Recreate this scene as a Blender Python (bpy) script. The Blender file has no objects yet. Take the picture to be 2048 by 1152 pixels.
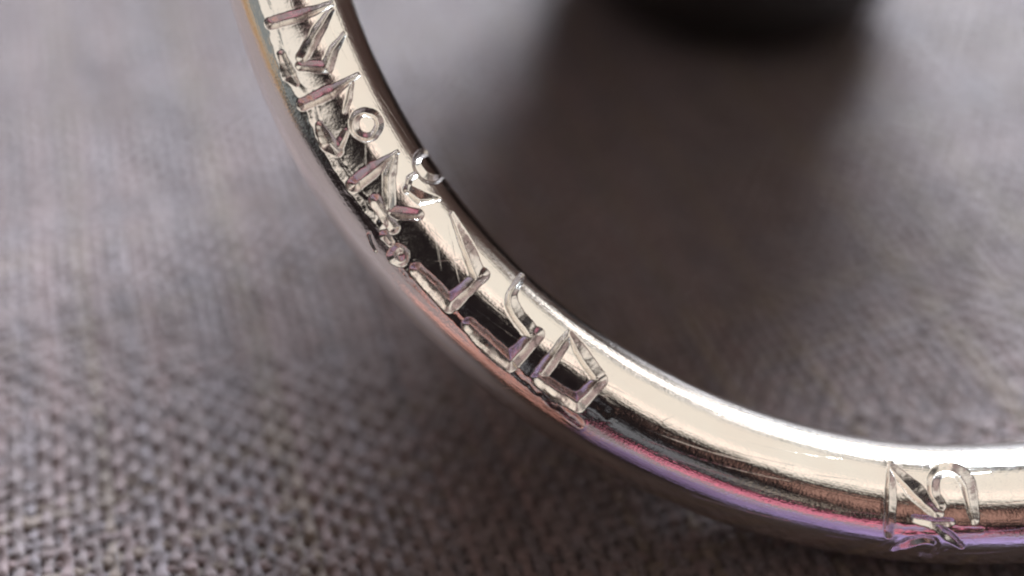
import bpy, math
import numpy as np
from mathutils import Vector, Matrix

# ------------------------------------------------------------------ scale and frame
U = 7.0e-6                     # one length unit of the layout (7 micrometres) in metres
F = 2048.0                     # focal length in units of the 2048 wide frame
D = 2048.0                     # distance camera -> plane of the ring
ELEV = math.radians(48)        # how steeply the camera looks down on the cloth
RC, RT = 1409.0, 119.0         # ring: centre-line radius and wire radius
VD = np.array([0, math.cos(ELEV), -math.sin(ELEV)])
UP = np.array([0, math.sin(ELEV), math.cos(ELEV)])
RIGHT = np.array([1.0, 0, 0])
H = RT + D*math.sin(ELEV) - (978-RC)/F*D*math.cos(ELEV)      # camera height above the cloth
CAM = np.array([0, 0, H])
RING_C = CAM + D*VD + (911/F*D)*RIGHT + (978/F*D)*UP          # ring centre
FOOT_Y = (RING_C - UP*RC)[1]
rng = np.random.default_rng(7)

scene = bpy.context.scene
col = scene.collection

# ------------------------------------------------------------------ camera
cd = bpy.data.cameras.new('camera'); cam = bpy.data.objects.new('camera', cd); col.objects.link(cam)
cd.sensor_width = 36; cd.lens = 36*F/2048
cd.clip_start = 0.0005; cd.clip_end = 20
R = Matrix(((1, 0, 0), (0, math.sin(ELEV), -math.cos(ELEV)), (0, math.cos(ELEV), math.sin(ELEV))))
cam.matrix_world = Matrix.Translation(Vector(CAM*U)) @ R.to_4x4()
cd.dof.use_dof = True
cd.dof.focus_distance = (D-85)*U
cd.dof.aperture_fstop = (36*F/2048*1e-3)/(168*U)
scene.camera = cam

# ------------------------------------------------------------------ world, lamps, exposure
w = bpy.data.worlds.new('World'); scene.world = w; w.use_nodes = True
bg = w.node_tree.nodes['Background']; bg.inputs[0].default_value = (0.012, 0.009, 0.010, 1); bg.inputs[1].default_value = 1.0
scene.view_settings.view_transform = 'Standard'; scene.view_settings.look = 'None'
scene.view_settings.exposure = 0; scene.view_settings.gamma = 1
scene.cycles.max_bounces = 8
scene.cycles.filter_width = 2.0
scene.cycles.sample_clamp_indirect = 6

def soften(l, colour, soft):
    """a diffuser: the lamp's face fades towards its border"""
    if not soft: return
    l.use_nodes = True; t = l.node_tree; em = t.nodes['Emission']
    geo = t.nodes.new('ShaderNodeNewGeometry'); sp = t.nodes.new('ShaderNodeSeparateXYZ'); t.links.new(geo.outputs['Parametric'], sp.inputs[0])
    prev = None
    for k in (0, 1):
        d = t.nodes.new('ShaderNodeMath'); d.operation = 'SUBTRACT'; d.inputs[1].default_value = 0.5; t.links.new(sp.outputs[k], d.inputs[0])
        ab = t.nodes.new('ShaderNodeMath'); ab.operation = 'ABSOLUTE'; t.links.new(d.outputs[0], ab.inputs[0])
        mr = t.nodes.new('ShaderNodeMapRange'); mr.interpolation_type = 'SMOOTHSTEP'
        mr.inputs['From Min'].default_value = 0.5; mr.inputs['From Max'].default_value = 0.5-soft*0.5
        mr.inputs['To Min'].default_value = 0; mr.inputs['To Max'].default_value = 1
        t.links.new(ab.outputs[0], mr.inputs['Value'])
        if prev is None: prev = mr.outputs[0]
        else:
            mu = t.nodes.new('ShaderNodeMath'); mu.operation = 'MULTIPLY'; t.links.new(prev, mu.inputs[0]); t.links.new(mr.outputs[0], mu.inputs[1]); prev = mu.outputs[0]
    t.links.new(prev, em.inputs['Strength'])
def lamp(name, az, el, dist, daz, delv, radiance, colour, soft=0.0):
    """A rectangular lamp aimed at the engraved part of the ring; az 0 = behind the ring, 90 = right; daz, delv = its angular size."""
    a, e = math.radians(az), math.radians(el)
    d = Vector((math.sin(a)*math.cos(e), math.cos(a)*math.cos(e), math.sin(e)))
    sx, sy = (2*dist*math.tan(math.radians(v/2)) for v in (daz, delv))
    l = bpy.data.lights.new(name, 'AREA'); l.shape = 'RECTANGLE'; l.size = sx; l.size_y = sy
    l.energy = radiance*math.pi*sx*sy; l.color = colour
    soften(l, colour, soft)
    o = bpy.data.objects.new(name, l); col.objects.link(o)
    o.location = Vector((300*U, (FOOT_Y+300)*U, 300*U)) + d*dist
    o.rotation_euler = d.to_track_quat('Z', 'Y').to_euler()
    return o
lamp('window_key', 18, 31, 0.38, 34, 16, 228, (0.87, 0.98, 1.10), 0.6)
lamp('window_light', 31, 28, 0.40, 32, 27, 2.6, (1.0, 0.99, 0.97), 0.35)
lamp('window_glow', 25, 12, 0.42, 24, 16, 2.6, (1.0, 0.98, 0.95), 0.4)
lamp('cream_fill_right', 88, 50, 0.30, 66, 52, 0.88, (1.0, 0.93, 0.83), 0.30)  # unseen lamp added for the cream band mirrored on the ring
lamp('cream_fill_left', -120, 50, 0.30, 46, 58, 0.84, (1.0, 0.93, 0.85), 0.3)  # second added lamp, mirrored as cream at the ring's upper left
lamp('overhead_glow', 150, 84, 0.30, 44, 30, 0.26, (1.0, 0.70, 0.68), 0.6)  # added fill so the groove walls mirror mauve, not black
lamp('left_rear_glow', -52, 34, 0.30, 76, 54, 0.42, (1.0, 0.74, 0.72), 0.6)  # added fill from the left rear, same purpose
lamp('warm_side_glow', 66, 13, 0.30, 56, 27, 0.34, (1.0, 0.78, 0.64), 0.8)  # added to lighten the dark inner edge of the ring
lamp('copper_glow', 152, 33, 0.25, 14, 32, 0.42, (1.0, 0.56, 0.45), 0.7)  # this and the coloured lamps below are added for tints mirrored in the ring
lamp('rose_glow', 126, 63, 0.25, 18, 16, 0.50, (1.0, 0.66, 0.58), 0.8)
lamp('pale_glow', 168, 20, 0.25, 9, 6, 0.6, (1.0, 0.85, 0.72), 0.6)
lamp('grey_glow', -176, 23, 0.25, 24, 15, 0.16, (0.85, 0.9, 1.0), 0.3)
lamp('cool_side_glow', -100, 14, 0.25, 36, 22, 0.24, (0.86, 0.97, 1.0), 0.5)
def low_lamp(name, az, dist, width, height, radiance, colour, soft=0.5):
    a = math.radians(az); d = Vector((math.sin(a), math.cos(a), 0))
    l = bpy.data.lights.new(name, 'AREA'); l.shape = 'RECTANGLE'; l.size = width; l.size_y = height
    l.energy = radiance*math.pi*width*height; l.color = colour; soften(l, colour, soft)
    o = bpy.data.objects.new(name, l); col.objects.link(o)
    o.location = Vector((300*U, (FOOT_Y+100)*U, height/2+0.0004)) + d*dist
    o.rotation_euler = d.to_track_quat('Z', 'Y').to_euler()
low_lamp('pink_glow', 172, 0.060, 0.056, 0.0095, 0.85, (1.0, 0.28, 0.42))
low_lamp('orange_glow', -143, 0.060, 0.030, 0.0065, 0.8, (1.0, 0.42, 0.33))
low_lamp('amber_glow', -88, 0.060, 0.034, 0.016, 0.35, (1.0, 0.60, 0.26))

# ------------------------------------------------------------------ helpers
def tag(o, label=None, cat=None, group=None, kind=None):
    if label: o['label'] = label
    if cat: o['category'] = cat
    if group: o['group'] = group
    if kind: o['kind'] = kind
    return o
def empty(name, loc):
    o = bpy.data.objects.new(name, None); col.objects.link(o); o.location = loc
    o.empty_display_size = 0.001
    return o
def mesh_obj(name, verts, faces, mat, parent=None, normals=None, smooth=True, colours=None, uv=None):
    """verts: n x 3 in metres (world); faces: m x k array of indices."""
    verts = np.asarray(verts, dtype=np.float64); faces = np.asarray(faces, dtype=np.int32)
    off = np.array(parent.location) if parent is not None else np.zeros(3)
    me = bpy.data.meshes.new(name)
    n, (m, k) = len(verts), faces.shape
    me.vertices.add(n); me.vertices.foreach_set('co', (verts-off).astype(np.float32).ravel())
    me.loops.add(m*k); me.loops.foreach_set('vertex_index', faces.ravel())
    me.polygons.add(m); me.polygons.foreach_set('loop_start', np.arange(0, m*k, k, dtype=np.int32))
    me.update(calc_edges=True)
    me.polygons.foreach_set('use_smooth', np.full(m, smooth))
    if uv is not None:
        me.uv_layers.new(name='along_ring').data.foreach_set('uv', uv[faces.ravel()].astype(np.float32).ravel())
    if colours is not None:
        at = me.color_attributes.new('yarn_colour', 'FLOAT_COLOR', 'POINT')
        at.data.foreach_set('color', np.asarray(colours, dtype=np.float32).ravel())
    me.materials.append(mat)
    if normals is not None:
        me.normals_split_custom_set_from_vertices(np.asarray(normals, dtype=np.float32))
    o = bpy.data.objects.new(name, me); col.objects.link(o)
    if parent is not None: o.parent = parent
    return o
class NT:
    def __init__(s, name):
        s.m = bpy.data.materials.new(name); s.m.use_nodes = True; s.t = s.m.node_tree
        s.b = s.t.nodes['Principled BSDF']
    def n(s, kind, **kw):
        x = s.t.nodes.new(kind)
        for k, v in kw.items():
            if k in x.inputs: x.inputs[k].default_value = v
            else: setattr(x, k, v)
        return x
    def l(s, a, b): s.t.links.new(a, b)
def ramp(nt, stops):
    r = nt.n('ShaderNodeValToRGB'); cr = r.color_ramp
    while len(cr.elements) > len(stops): cr.elements.remove(cr.elements[-1])
    while len(cr.elements) < len(stops): cr.elements.new(0.5)
    for e_, (p, c) in zip(cr.elements, stops): e_.position = p; e_.color = (*c, 1) if len(c) == 3 else c
    return r
def smooth_noise(x, seed, octaves=3, base=1.0):
    """cheap 1-D value noise"""
    out = np.zeros_like(x, dtype=float); amp = 1.0; fr = base
    for o in range(octaves):
        r = np.random.default_rng(seed*31+o).uniform(-1, 1, 4096)
        t = x*fr; i = np.floor(t).astype(int); f_ = t-i; f_ = f_*f_*(3-2*f_)
        out += amp*(r[i % 4096]*(1-f_)+r[(i+1) % 4096]*f_); amp *= 0.5; fr *= 2.03
    return out
def noise2(x, y, seed, base):
    r = np.random.default_rng(seed).uniform(-1, 1, (256, 256))
    a, b = x*base, y*base
    i, j = np.floor(a).astype(int), np.floor(b).astype(int); u, v = a-i, b-j
    u = u*u*(3-2*u); v = v*v*(3-2*v)
    g = lambda p, q: r[p % 256, q % 256]
    return (g(i, j)*(1-u)+g(i+1, j)*u)*(1-v)+(g(i, j+1)*(1-u)+g(i+1, j+1)*u)*v

# ------------------------------------------------------------------ materials
def gold_material(name, r0, r1, grain):
    nt = NT(name); b = nt.b
    b.inputs['Base Color'].default_value = (0.93, 0.83, 0.72, 1); b.inputs['Metallic'].default_value = 1
    tc = nt.n('ShaderNodeTexCoord')
    n1 = nt.n('ShaderNodeTexNoise', Scale=9000.0, Detail=4.0); nt.l(tc.outputs['Object'], n1.inputs['Vector'])
    rr = ramp(nt, [(0.35, (r0,)*3), (0.75, (r1,)*3)]); nt.l(n1.outputs['Fac'], rr.inputs[0])
    nt.l(rr.outputs[0], b.inputs['Roughness'])
    n3 = nt.n('ShaderNodeTexNoise', Scale=900.0, Detail=3.0); nt.l(tc.outputs['Object'], n3.inputs['Vector'])
    rc = ramp(nt, [(0.35, (0.97, 0.935, 0.885)), (0.70, (0.95, 0.885, 0.83))]); nt.l(n3.outputs['Fac'], rc.inputs[0])
    nt.l(rc.outputs[0], b.inputs['Base Color'])
    n2 = nt.n('ShaderNodeTexNoise', Scale=26000.0, Detail=3.0); nt.l(tc.outputs['Object'], n2.inputs['Vector'])
    bp = nt.n('ShaderNodeBump', Strength=grain, Distance=0.000008); nt.l(n2.outputs['Fac'], bp.inputs['Height'])
    # hairlines left by polishing, running along the wire, and a few stray scratches across it
    uvn = nt.n('ShaderNodeUVMap', uv_map='along_ring'); last = bp
    for k, (rot, sx, sy, lo, hi, st) in enumerate(((0.0, 3.0, 240.0, .45, .75, .16), (0.10, 2.2, 150.0, .66, .70, .30), (-0.55, 3.0, 110.0, .70, .73, .28), (0.9, 4.0, 120.0, .71, .74, .28))):
        mp = nt.n('ShaderNodeMapping'); mp.inputs['Rotation'].default_value = (0, 0, rot); mp.inputs['Scale'].default_value = (1, 1, 1)
        m2 = nt.n('ShaderNodeMapping'); m2.inputs['Scale'].default_value = (sx, sy, 1); m2.inputs['Location'].default_value = (k*3.1, k*1.7, 0)
        nz = nt.n('ShaderNodeTexNoise', Scale=1.0, Detail=2.0)
        rp = ramp(nt, [(lo, (0, 0, 0)), (hi, (1, 1, 1))])
        nt.l(uvn.outputs[0], mp.inputs[0]); nt.l(mp.outputs[0], m2.inputs[0]); nt.l(m2.outputs[0], nz.inputs['Vector']); nt.l(nz.outputs['Fac'], rp.inputs[0])
        b2 = nt.n('ShaderNodeBump', Strength=st, Distance=0.000004); b2.invert = True
        nt.l(rp.outputs[0], b2.inputs['Height']); nt.l(last.outputs[0], b2.inputs['Normal']); last = b2
    nt.l(last.outputs[0], b.inputs['Normal'])
    return nt.m
def yarn_material():
    nt = NT('grey_linen_yarn'); b = nt.b
    at = nt.n('ShaderNodeAttribute', attribute_name='yarn_colour')
    tc = nt.n('ShaderNodeTexCoord')
    n1 = nt.n('ShaderNodeTexNoise', Scale=7000.0, Detail=5.0); nt.l(tc.outputs['Object'], n1.inputs['Vector'])
    rr = ramp(nt, [(0.30, (0.70, 0.66, 0.64)), (0.72, (1.25, 1.25, 1.28))]); nt.l(n1.outputs['Fac'], rr.inputs[0])
    mx = nt.n('ShaderNodeMix', data_type='RGBA', blend_type='MULTIPLY'); mx.inputs[0].default_value = 1
    nt.l(at.outputs['Color'], mx.inputs[6]); nt.l(rr.outputs[0], mx.inputs[7]); nt.l(mx.outputs[2], b.inputs['Base Color'])
    b.inputs['Roughness'].default_value = 0.75
    b.inputs['Sheen Weight'].default_value = 0.15
    n2 = nt.n('ShaderNodeTexNoise', Scale=22000.0, Detail=4.0); nt.l(tc.outputs['Object'], n2.inputs['Vector'])
    bp = nt.n('ShaderNodeBump', Strength=0.7, Distance=0.000025); nt.l(n2.outputs['Fac'], bp.inputs['Height'])
    nt.l(bp.outputs[0], b.inputs['Normal'])
    return nt.m
def plain(name, colour, rough, bump=None, scale=2000.0):
    nt = NT(name); b = nt.b; tc = nt.n('ShaderNodeTexCoord')
    n1 = nt.n('ShaderNodeTexNoise', Scale=scale, Detail=4.0); nt.l(tc.outputs['Object'], n1.inputs['Vector'])
    rr = ramp(nt, [(0.3, tuple(c*0.8 for c in colour)), (0.7, tuple(c*1.15 for c in colour))])
    nt.l(n1.outputs['Fac'], rr.inputs[0]); nt.l(rr.outputs[0], b.inputs['Base Color'])
    b.inputs['Roughness'].default_value = rough
    if bump:
        bp = nt.n('ShaderNodeBump', Strength=0.5, Distance=bump); nt.l(n1.outputs['Fac'], bp.inputs['Height'])
        nt.l(bp.outputs[0], b.inputs['Normal'])
    return nt.m
GOLD = gold_material('polished_pale_gold', .08, .17, .30); CUT = gold_material('frosted_pale_gold', .19, .32, .15); YARN = yarn_material()
CLOTH_BACK = plain('grey_linen_backing', (0.100, 0.074, 0.070), 0.9, 0.00004, 5000.0)
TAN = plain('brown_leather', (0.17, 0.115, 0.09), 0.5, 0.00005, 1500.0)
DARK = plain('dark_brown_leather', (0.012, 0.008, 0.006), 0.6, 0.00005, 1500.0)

# ------------------------------------------------------------------ woven cloth
def lie(x, y):
    """height of the slightly rumpled cloth"""
    g = lambda cx, cy, sx, sy, h, a: h*np.exp(-((((x-cx)*math.cos(a)+(y-cy)*math.sin(a))/sx)**2 + ((-(x-cx)*math.sin(a)+(y-cy)*math.cos(a))/sy)**2))
    return g(-1100, 1750, 900, 260, 26, .25) - g(-700, 1150, 700, 240, 16, .1) + noise2(x, y, 88, 1/520.)*7 + noise2(x, y, 89, 1/230.)*2.0 - 1

def build_cloth():
    P = 30.5                                     # yarn pitch
    ang = math.radians(20)
    U2 = np.array([math.cos(ang), math.sin(ang)]); V2 = np.array([-math.sin(ang), math.cos(ang)])
    root = empty('woven_cloth', (0, FOOT_Y*U, 0))
    tag(root, 'grey woven linen cloth lying flat under the gold ring', 'cloth')
    # footprint seen by the camera, with a margin
    def ground(px, py):
        v = VD + (px-1024)/F*RIGHT - (py-576)/F*UP
        return (CAM + v*H/-v[2])[:2]
    m = 260
    quad = [ground(-m, 1152+m*.8), ground(2048+m, 1152+m*.8), ground(2048+m, -m*.6), ground(-m, -m*.6)]
    quad = np.array(quad)
    def inside(p):
        ok = np.ones(len(p), bool)
        for a, b in zip(quad, np.roll(quad, -1, 0)):
            ok &= (b[0]-a[0])*(p[:, 1]-a[1])-(b[1]-a[1])*(p[:, 0]-a[0]) > 0
        return ok
    S, K = 5, 8                                  # samples per crossing, sides of a yarn
    def family(A, B, seed, phase, wide, tall, crimp):
        lo = np.array([quad@A, quad@B]).min(1); hi = np.array([quad@A, quad@B]).max(1)
        i0, i1 = int(lo[0]//P)-1, int(hi[0]//P)+2
        VV, FF, CC = [], [], []; base = 0
        r = np.random.default_rng(seed)
        for i in range(i0, i1):
            t = np.arange(lo[1]//P*S, hi[1]//P*S+S)*P/S
            wander = smooth_noise(t, seed*1000+i, 3, 1/180.)*2.6 + smooth_noise(t, 77+seed, 2, 1/900.)*9
            x = i*P + wander
            pos = x[:, None]*A + t[:, None]*B
            ok = inside(pos)
            if ok.sum() < 4: continue
            k0, k1 = np.argmax(ok), len(ok)-np.argmax(ok[::-1])
            t, pos = t[k0:k1], pos[k0:k1]
            j = t/P
            cross = np.round(j-0.5).astype(int)
            rr_ = np.random.default_rng(abs(seed*7919+i))
            jit = rr_.uniform(-1, 1, 4096)
            sn = np.sin(math.pi*j + math.pi*(i+phase)); zc = crimp*np.sign(sn)*np.abs(sn)**1.25 + jit[cross % 4096]*2.4
            thick = (1 + .15*r.uniform(-1, 1)) * (1+.17*smooth_noise(t, seed*555+i, 2, 1/120.))
            crest = np.abs(np.sin(math.pi*j))
            hw = wide*thick*(0.86+.16*crest); ht = tall*thick*(0.9+.15*crest)
            th = np.arange(K)*2*math.pi/K + math.pi/2 + .2*r.uniform(-1, 1)
            c, s = np.cos(th), np.sin(th)
            side = A
            V3 = np.empty((len(t), K, 3))
            fz = noise2(np.repeat(t[:, None], K, 1)+i*77, np.repeat(th[None]*9, len(t), 0)+i*31, seed+3, 1/7.)*1.3
            V3[:, :, :2] = pos[:, None, :] + (hw[:, None]*c)[..., None]*side + fz[..., None]*c[None, :, None]*side
            V3[:, :, 2] = (zc+lie(pos[:, 0], pos[:, 1]))[:, None] + ht[:, None]*s + fz*s
            n = len(t)
            idx = base + np.arange(n*K).reshape(n, K)
            a = idx[:-1]; b = idx[1:]
            FF.append(np.stack([a, np.roll(a, -1, 1), np.roll(b, -1, 1), b], -1).reshape(-1, 4))
            VV.append(V3.reshape(-1, 3)); base += n*K
            hue = r.choice(4, p=[.42, .26, .2, .12])
            base_c = np.array([(0.122, 0.088, 0.085), (0.114, 0.088, 0.091), (0.130, 0.087, 0.083), (0.126, 0.091, 0.073)][hue])*(1+.06*r.uniform(-1, 1))
            cc = base_c[None, :]*(1+.13*smooth_noise(t, seed*91+i, 3, 1/160.))[:, None]*(1+.10*jit[(cross*3) % 4096])[:, None]
            cc = np.repeat(cc[:, None, :], K, 1).reshape(-1, 3)
            CC.append(np.concatenate([cc, np.ones((len(cc), 1))], 1))
        return np.concatenate(VV), np.concatenate(FF), np.concatenate(CC)
    top = -17.0                                  # crests of the weave reach just to z = 0
    for name, A, B, seed, ph, wd, tl, cr in (('warp_yarns', U2, V2, 11, 0, 13.9, 8.4, 6.5), ('weft_yarns', V2, U2, 23, 1, 14.9, 7.8, 4.2)):
        V, Fc, Cc = family(A, B, seed, ph, wd, tl, cr)
        V[:, 2] += top + (1.6 if name == 'warp_yarns' else -1.8)
        o = mesh_obj(name, V*U, Fc, YARN, root, colours=Cc); tag(o, kind='stuff')
    # loose fibres
    nf = 5200
    p0 = np.stack([rng.uniform(quad[:, 0].min(), quad[:, 0].max(), nf), rng.uniform(quad[:, 1].min(), 2600, nf)], 1)
    ln = rng.uniform(18, 130, nf); a0 = rng.uniform(0, 2*math.pi, nf); cv = rng.uniform(-2.4, 2.4, nf); ris = rng.uniform(2, 24, nf)
    VV, FF, CC = [], [], []; base = 0
    for q in range(nf):
        tt = np.linspace(0, 1, 6); an = a0[q]+cv[q]*tt
        xy = p0[q]+np.cumsum(np.stack([np.cos(an), np.sin(an)], 1)*ln[q]/5, 0)
        z = top+6+lie(xy[:, 0], xy[:, 1])+ris[q]*np.sin(math.pi*tt*rng.uniform(.5, 1))
        pc = np.column_stack([xy, z]); rad = 1.0*(1-.7*tt)
        nrm = np.stack([-np.sin(an), np.cos(an), 0*an], 1)
        ring = np.stack([pc+nrm*rad[:, None], pc-nrm*rad[:, None]*.5+np.array([0, 0, .8])*rad[:, None], pc-nrm*rad[:, None]*.5-np.array([0, 0, .8])*rad[:, None]], 1)
        idx = base+np.arange(18).reshape(6, 3); a, b = idx[:-1], idx[1:]
        FF.append(np.stack([a, np.roll(a, -1, 1), np.roll(b, -1, 1), b], -1).reshape(-1, 4)); VV.append(ring.reshape(-1, 3)); base += 18
        CC.append(np.tile(np.array([.30, .26, .26, 1])*rng.uniform(.6, 1.1), (18, 1)))
    o = mesh_obj('loose_fibres', np.concatenate(VV)*U, np.concatenate(FF), YARN, root, colours=np.concatenate(CC)); tag(o, kind='stuff')
    # the cloth carries on beyond what is close to the lens: a gently rumpled sheet
    n = 90; s = np.linspace(-1, 1, n); s = np.sign(s)*np.abs(s)**2.2*42000
    X, Y = np.meshgrid(s, s+FOOT_Y); far = np.maximum(0, np.hypot(X, Y-FOOT_Y)-6000)
    Z = -20 + np.where(far > 0, -8, lie(X, Y)-10) + np.minimum(far*.02, 90)*noise2(X, Y, 5, 1/5200.)
    idx = np.arange(n*n).reshape(n, n)
    Fc = np.stack([idx[:-1, :-1], idx[:-1, 1:], idx[1:, 1:], idx[1:, :-1]], -1).reshape(-1, 4)
    mesh_obj('backing', np.stack([X, Y, Z], -1).reshape(-1, 3)*U, Fc, CLOTH_BACK, root)
build_cloth()

# ------------------------------------------------------------------ the ring and its engraving
# each character: list of strokes; a stroke is (points in the plane of the ring, half widths)
CHARS = [
 [([(541, 46), (600, 30), (664, 8)], (11, 11, 5)), ([(664, 18), (636, 62), (604, 116)], (6, 11, 10)),
  ([(602, 132), (654, 134)], (9, 11)), ([(654, 132), (668, 98), (688, 68)], (11, 9, 4)), ([(562, 108), (578, 150), (592, 166)], (7, 13, 6))],
 [([(606, 209), (660, 184), (718, 148)], (11, 12, 4)), ([(706, 164), (698, 196), (690, 224)], (3, 5, 3)),
  ([(640, 252), (656, 286), (676, 304)], (8, 15, 9)), ([(676, 292), (692, 262)], (9, 5)), ([(732, 223), (754, 232), (759, 252), (746, 271), (728, 274), (710, 262), (707, 243), (716, 228), (732, 223)], (8,)*9)],
 [([(709, 368), (745, 340), (795, 304)], (14, 13, 4)), ([(790, 312), (778, 352), (777, 414)], (5, 11, 11)),
  ([(752, 402), (786, 456)], (13, 11)), ([(782, 424), (836, 428)], (12, 10)), ([(814, 378), (842, 396), (878, 398)], (8, 12, 4))],
 [([(866, 300), (842, 308), (834, 328), (846, 350), (868, 360), (884, 352)], (7, 8, 7, 8, 8, 4)), ([(838, 344), (818, 358), (812, 384)], (5, 6, 5))],
 [([(832, 540), (866, 574), (899, 608)], (13, 16, 15)), ([(899, 606), (966, 548)], (16, 12)), ([(956, 552), (932, 488), (904, 428)], (15, 12, 4))],
 [([(797, 496), (810, 508), (800, 524), (784, 512), (797, 496)], (8, 8, 8, 8, 8)), ([(738, 468), (751, 500)], (4, 4)), ([(768, 470), (782, 484)], (8, 7))],
 [([(938, 650), (978, 690), (1019, 726)], (13, 17, 16)), ([(1019, 724), (1074, 668)], (17, 13)), ([(1064, 668), (1032, 626), (1022, 590), (1044, 554)], (14, 13, 10, 6))],
 [([(1082, 748), (1137, 672)], (13, 10)), ([(1076, 758), (1116, 786), (1156, 808)], (13, 16, 15)), ([(1156, 806), (1200, 760)], (15, 12)), ([(1194, 752), (1160, 700), (1138, 664)], (13, 12, 6))],
 [([(1782, 926), (1781, 1000), (1778, 1066)], (5, 11, 9)), ([(1784, 934), (1828, 980), (1874, 1026)], (7, 15, 11)),
  ([(1880, 1012), (1866, 980), (1869, 952), (1890, 938), (1918, 944), (1934, 966), (1942, 998), (1950, 1040)], (9, 10, 11, 11, 12, 13, 12, 8)),
  ([(1830, 1036), (1866, 1046), (1902, 1044)], (7, 11, 7)), ([(1876, 1054), (1898, 1072), (1922, 1092)], (8, 10, 5)),
  ([(1786, 1098), (1822, 1084), (1856, 1078), (1874, 1090), (1862, 1109), (1840, 1106)], (6, 8, 7, 6, 6, 5))],
]
# worn scratches and the rough lower rim of the engraved strip (shallow)
SCRATCHES = [
 ([(530, 0), (546, 46), (556, 86), (566, 120), (590, 170), (617, 198), (632, 240), (652, 290), (676, 330), (704, 370), (740, 420), (764, 446)], 7, 2.6),
 ([(764, 446), (790, 492), (818, 534), (856, 574), (900, 622), (930, 650), (975, 700), (1022, 738), (1062, 772), (1110, 808), (1162, 848)], 6, 2.4),
 ([(1160, 792), (1196, 806), (1216, 824)], 9, 2.0),
 ([(1790, 1060), (1840, 1062), (1880, 1058)], 7, 1.6), ([(1900, 1056), (1960, 1060)], 5, 1.2),
]
def polyline_field(px, py, pts, hw=None):
    """distance to a polyline and interpolated half width"""
    pts = np.array(pts, float); best = np.full(px.shape, 1e9); W = np.zeros(px.shape)
    hw = np.zeros(len(pts)) if hw is None else np.array(hw, float)
    score = np.full(px.shape, 1e9)
    for (a, b, wa, wb) in zip(pts[:-1], pts[1:], hw[:-1], hw[1:]):
        d = b-a; t = np.clip(((px-a[0])*d[0]+(py-a[1])*d[1])/(d@d), 0, 1)
        dist = np.hypot(px-a[0]-t*d[0], py-a[1]-t*d[1]); wv = wa+(wb-wa)*t
        sc = dist-wv; m = sc < score
        score = np.where(m, sc, score); best = np.where(m, dist, best); W = np.where(m, wv, W)
    return best, W

def curve(pts, hw):
    """rounded course through the points of a stroke with four or more points"""
    if len(pts) < 4: return pts, hw
    p = np.column_stack([np.array(pts, float), np.array(hw, float)]); closed = pts[0] == pts[-1]
    q = np.vstack([p[-2] if closed else 2*p[0]-p[1], p, p[1] if closed else 2*p[-1]-p[-2]])
    out = []
    for i in range(1, len(q)-2):
        for t in np.linspace(0, 1, 5)[:-1]:
            out.append(.5*((2*q[i])+(q[i+1]-q[i-1])*t+(2*q[i-1]-5*q[i]+4*q[i+1]-q[i+2])*t*t+(3*q[i]-q[i-1]-3*q[i+1]+q[i+2])*t**3))
    out.append(q[-2]); out = np.array(out)
    return out[:, :2], np.maximum(out[:, 2], 1)

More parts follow.
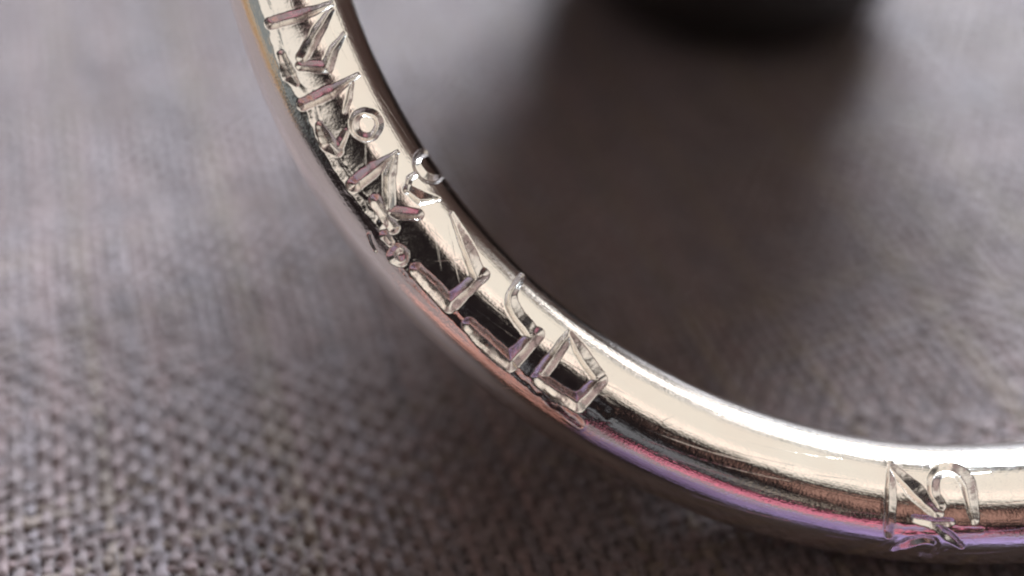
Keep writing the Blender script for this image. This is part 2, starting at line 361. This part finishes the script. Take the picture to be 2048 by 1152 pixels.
def build_ring():
    root = empty('gold_ring', RING_C*U)
    tag(root, 'polished pale gold ring with an engraved inscription, standing tilted on the grey cloth', 'ring')
    # angle around the ring (in its plane, seen from the camera), dense where engraved
    ph = np.concatenate([np.linspace(191, 279, 1500), np.linspace(279, 551, 322)[1:-1]])
    ph = np.radians(ph)
    ps = np.concatenate([np.linspace(-8, 205, 270), np.linspace(205, 352, 62)[1:-1]])   # 0 = inner edge, 90 = facing the camera
    ps = np.radians(ps)
    PH, PS = np.meshgrid(ph, ps, indexing='ij')
    ax = -VD                                     # ring axis points at the viewer
    er = np.cos(PH)[..., None]*RIGHT + np.sin(PH)[..., None]*UP
    # slightly flattened wire, a little uneven as hand-finished metal is
    wob = 1 + .006*np.sin(PH*9+1.3) + .004*np.sin(PH*23)
    N = -er*np.cos(PS)[..., None] + ax*np.sin(PS)[..., None]
    Pp = RING_C + er*RC + N*(RT*wob)[..., None]
    # project base surface to the picture plane used for laying out the inscription
    q = Pp-CAM; dep = q@VD
    px = 1024 + F*(q@RIGHT)/dep; py = 576 - F*(q@UP)/dep
    front = (PS > math.radians(-5)) & (PS < math.radians(200)) & (PH < math.radians(282))
    wx = noise2(px, py, 21, 1/18.)*1.3 + noise2(px, py, 22, 1/6.)*.35
    wy = noise2(px, py, 23, 1/18.)*1.3 + noise2(px, py, 24, 1/6.)*.35
    gx, gy = px+wx, py+wy
    hgt = np.zeros_like(px); gid = np.full(px.shape, -1)
    for ci, strokes in enumerate(CHARS):
        g = np.zeros_like(px); rim = np.zeros_like(px)
        for pts, hw in strokes:
            pts, hw = curve(pts, hw)
            d, W = polyline_field(gx, gy, pts, np.array(hw)*1.15)
            x = np.clip(d/np.maximum(W, .1), 0, 2)
            dp = 0.74*W*np.clip(1-np.sqrt(x*x+.02)+.010, 0, 1)      # V-shaped cut
            g = np.maximum(g, np.where(d < W, dp, 0))
            rim = np.maximum(rim, 0.2*np.exp(-((d-W-2)/4.0)**2)*np.clip(W/8, 0, 1))
        inside = g > .02
        g = np.where(front, g, 0); rim = np.where(front, rim, 0)
        hgt += -g + np.where(inside, 0, rim)
        gid[(g > .05)] = ci
    for pts, wd, dp in SCRATCHES:
        d, _ = polyline_field(gx+noise2(px, py, 61, 1/16.)*2.5, gy+noise2(px, py, 62, 1/16.)*2.5, pts)
        hgt += np.where(front, -.40*dp*np.exp(-(d/wd)**2) + .25*dp*np.exp(-((d-wd*1.7)/(wd*.6))**2), 0)
    # tiny dents and casting grain
    hgt += np.where(front, noise2(px, py, 40, 1/55.)*.35 + noise2(px, py, 41, 1/24.)*.10, 0)
    Pd = Pp + N*hgt[..., None]
    nphi, npsi = PH.shape
    idx = np.arange(nphi*npsi).reshape(nphi, npsi)
    a = idx; b = np.roll(idx, -1, 0)
    quads = np.stack([a, b, np.roll(b, -1, 1), np.roll(a, -1, 1)], -1).reshape(-1, 4)
    V = Pd.reshape(-1, 3)
    # orientation outward
    q0 = quads[1000]; fn = np.cross(V[q0[1]]-V[q0[0]], V[q0[2]]-V[q0[0]])
    if fn @ N.reshape(-1, 3)[q0[0]] < 0: quads = quads[:, ::-1]
    # vertex normals of the whole surface, kept on every piece so that no seam shows
    fnrm = np.cross(V[quads[:, 2]]-V[quads[:, 0]], V[quads[:, 3]]-V[quads[:, 1]])
    VN = np.zeros_like(V)
    for k in range(4):
        for c in range(3): VN[:, c] += np.bincount(quads[:, k], fnrm[:, c], len(V))
    VN /= np.linalg.norm(VN, axis=1)[:, None]
    gf = gid.reshape(-1)[quads].max(1)
    def piece(name, mask, mat):
        f_ = quads[mask]; used = np.unique(f_); rem = np.full(len(V), -1); rem[used] = np.arange(len(used))
        return mesh_obj(name, V[used]*U, rem[f_], mat, root, normals=VN[used], uv=UV[used])
    UV = np.stack([PH*RC, PS*RT], -1).reshape(-1, 2)/1000
    piece('band', gf < 0, GOLD)
    for ci in range(len(CHARS)):
        if (gf == ci).any(): piece('engraved_character', gf == ci, CUT)
build_ring()

# ------------------------------------------------------------------ dark round block behind, on which the ring leans
def lathe(name, prof, cx, cy, mat, parent=None, n=96):
    prof = np.array(prof, float); th = np.arange(n)*2*math.pi/n
    V = np.stack([cx+prof[:, 0][:, None]*np.cos(th), cy+prof[:, 0][:, None]*np.sin(th), np.repeat(prof[:, 1][:, None], n, 1)], -1)
    m = len(prof); idx = np.arange(m*n).reshape(m, n); a, b = idx[:-1], idx[1:]
    Fc = np.stack([a, np.roll(a, -1, 1), np.roll(b, -1, 1), b], -1).reshape(-1, 4)
    return mesh_obj(name, V.reshape(-1, 3)*U, Fc, mat, parent)
def build_block():
    R0, R1, Hh = 600.0, 760.0, 1560.0
    cx, cy = 750.0, 2620.0+R0
    root = empty('round_block', (cx*U, cy*U, 0))
    tag(root, 'dark brown round block standing blurred on the cloth behind the ring', 'block')
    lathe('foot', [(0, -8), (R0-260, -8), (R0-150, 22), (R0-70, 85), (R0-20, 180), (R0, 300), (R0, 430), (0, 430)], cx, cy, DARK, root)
    lathe('shadow_flare', [(0, 434), (R0+10, 434), (R0+50, 560), (R1-50, 680), (R1, 780), (R1, Hh-140), (R1-14, Hh-60), (R1-60, Hh-10), (R1-130, Hh), (0, Hh)], cx, cy, TAN, root)  # unseen upper part added to widen the shadow and mirror brown in the ring
build_block()

# ------------------------------------------------------------------ unseen purple and orange strips, added only for their reflections in the ring
def build_reflection_strip(x0, x1, y0, name, colour, label):
    n, k = 80, 24
    t = np.linspace(-1, 1, n); th = np.arange(k)*2*math.pi/k
    x = (x0+x1)/2+(x1-x0)/2*t; y = y0+25*np.sin(t*7)
    c, q = np.cos(th), np.sin(th)
    V = np.stack([np.repeat(x[:, None], k, 1)+12*np.sin(3*th)[None]*(np.abs(t) > .97)[:, None],
                  y[:, None]+380*(np.sign(c)*np.abs(c)**.7)[None]*(1+.04*np.sin(13*t))[:, None],
                  52+50*q[None]*(1+.12*np.sin(9*t+1))[:, None]*(.55+.45*np.cos(th*1)[None]**2)], -1)
    idx = np.arange(n*k).reshape(n, k); a, b = idx[:-1], idx[1:]
    Fc = np.stack([a, np.roll(a, -1, 1), np.roll(b, -1, 1), b], -1).reshape(-1, 4)
    o = mesh_obj(name, V.reshape(-1, 3)*U, Fc, plain(name+'_satin', colour, 0.5, 0.00003, 3000.0))
    tag(o, label, 'reflection_strip')
build_reflection_strip(-160, 1500, 250, 'reflection_strip', (0.22, 0.15, 0.29), 'purple strip out of view in front of the ring, added for its reflection')
build_reflection_strip(-1300, -190, 250, 'reflection_strip', (0.44, 0.20, 0.155), 'orange strip out of view left of the purple one, added for its reflection')
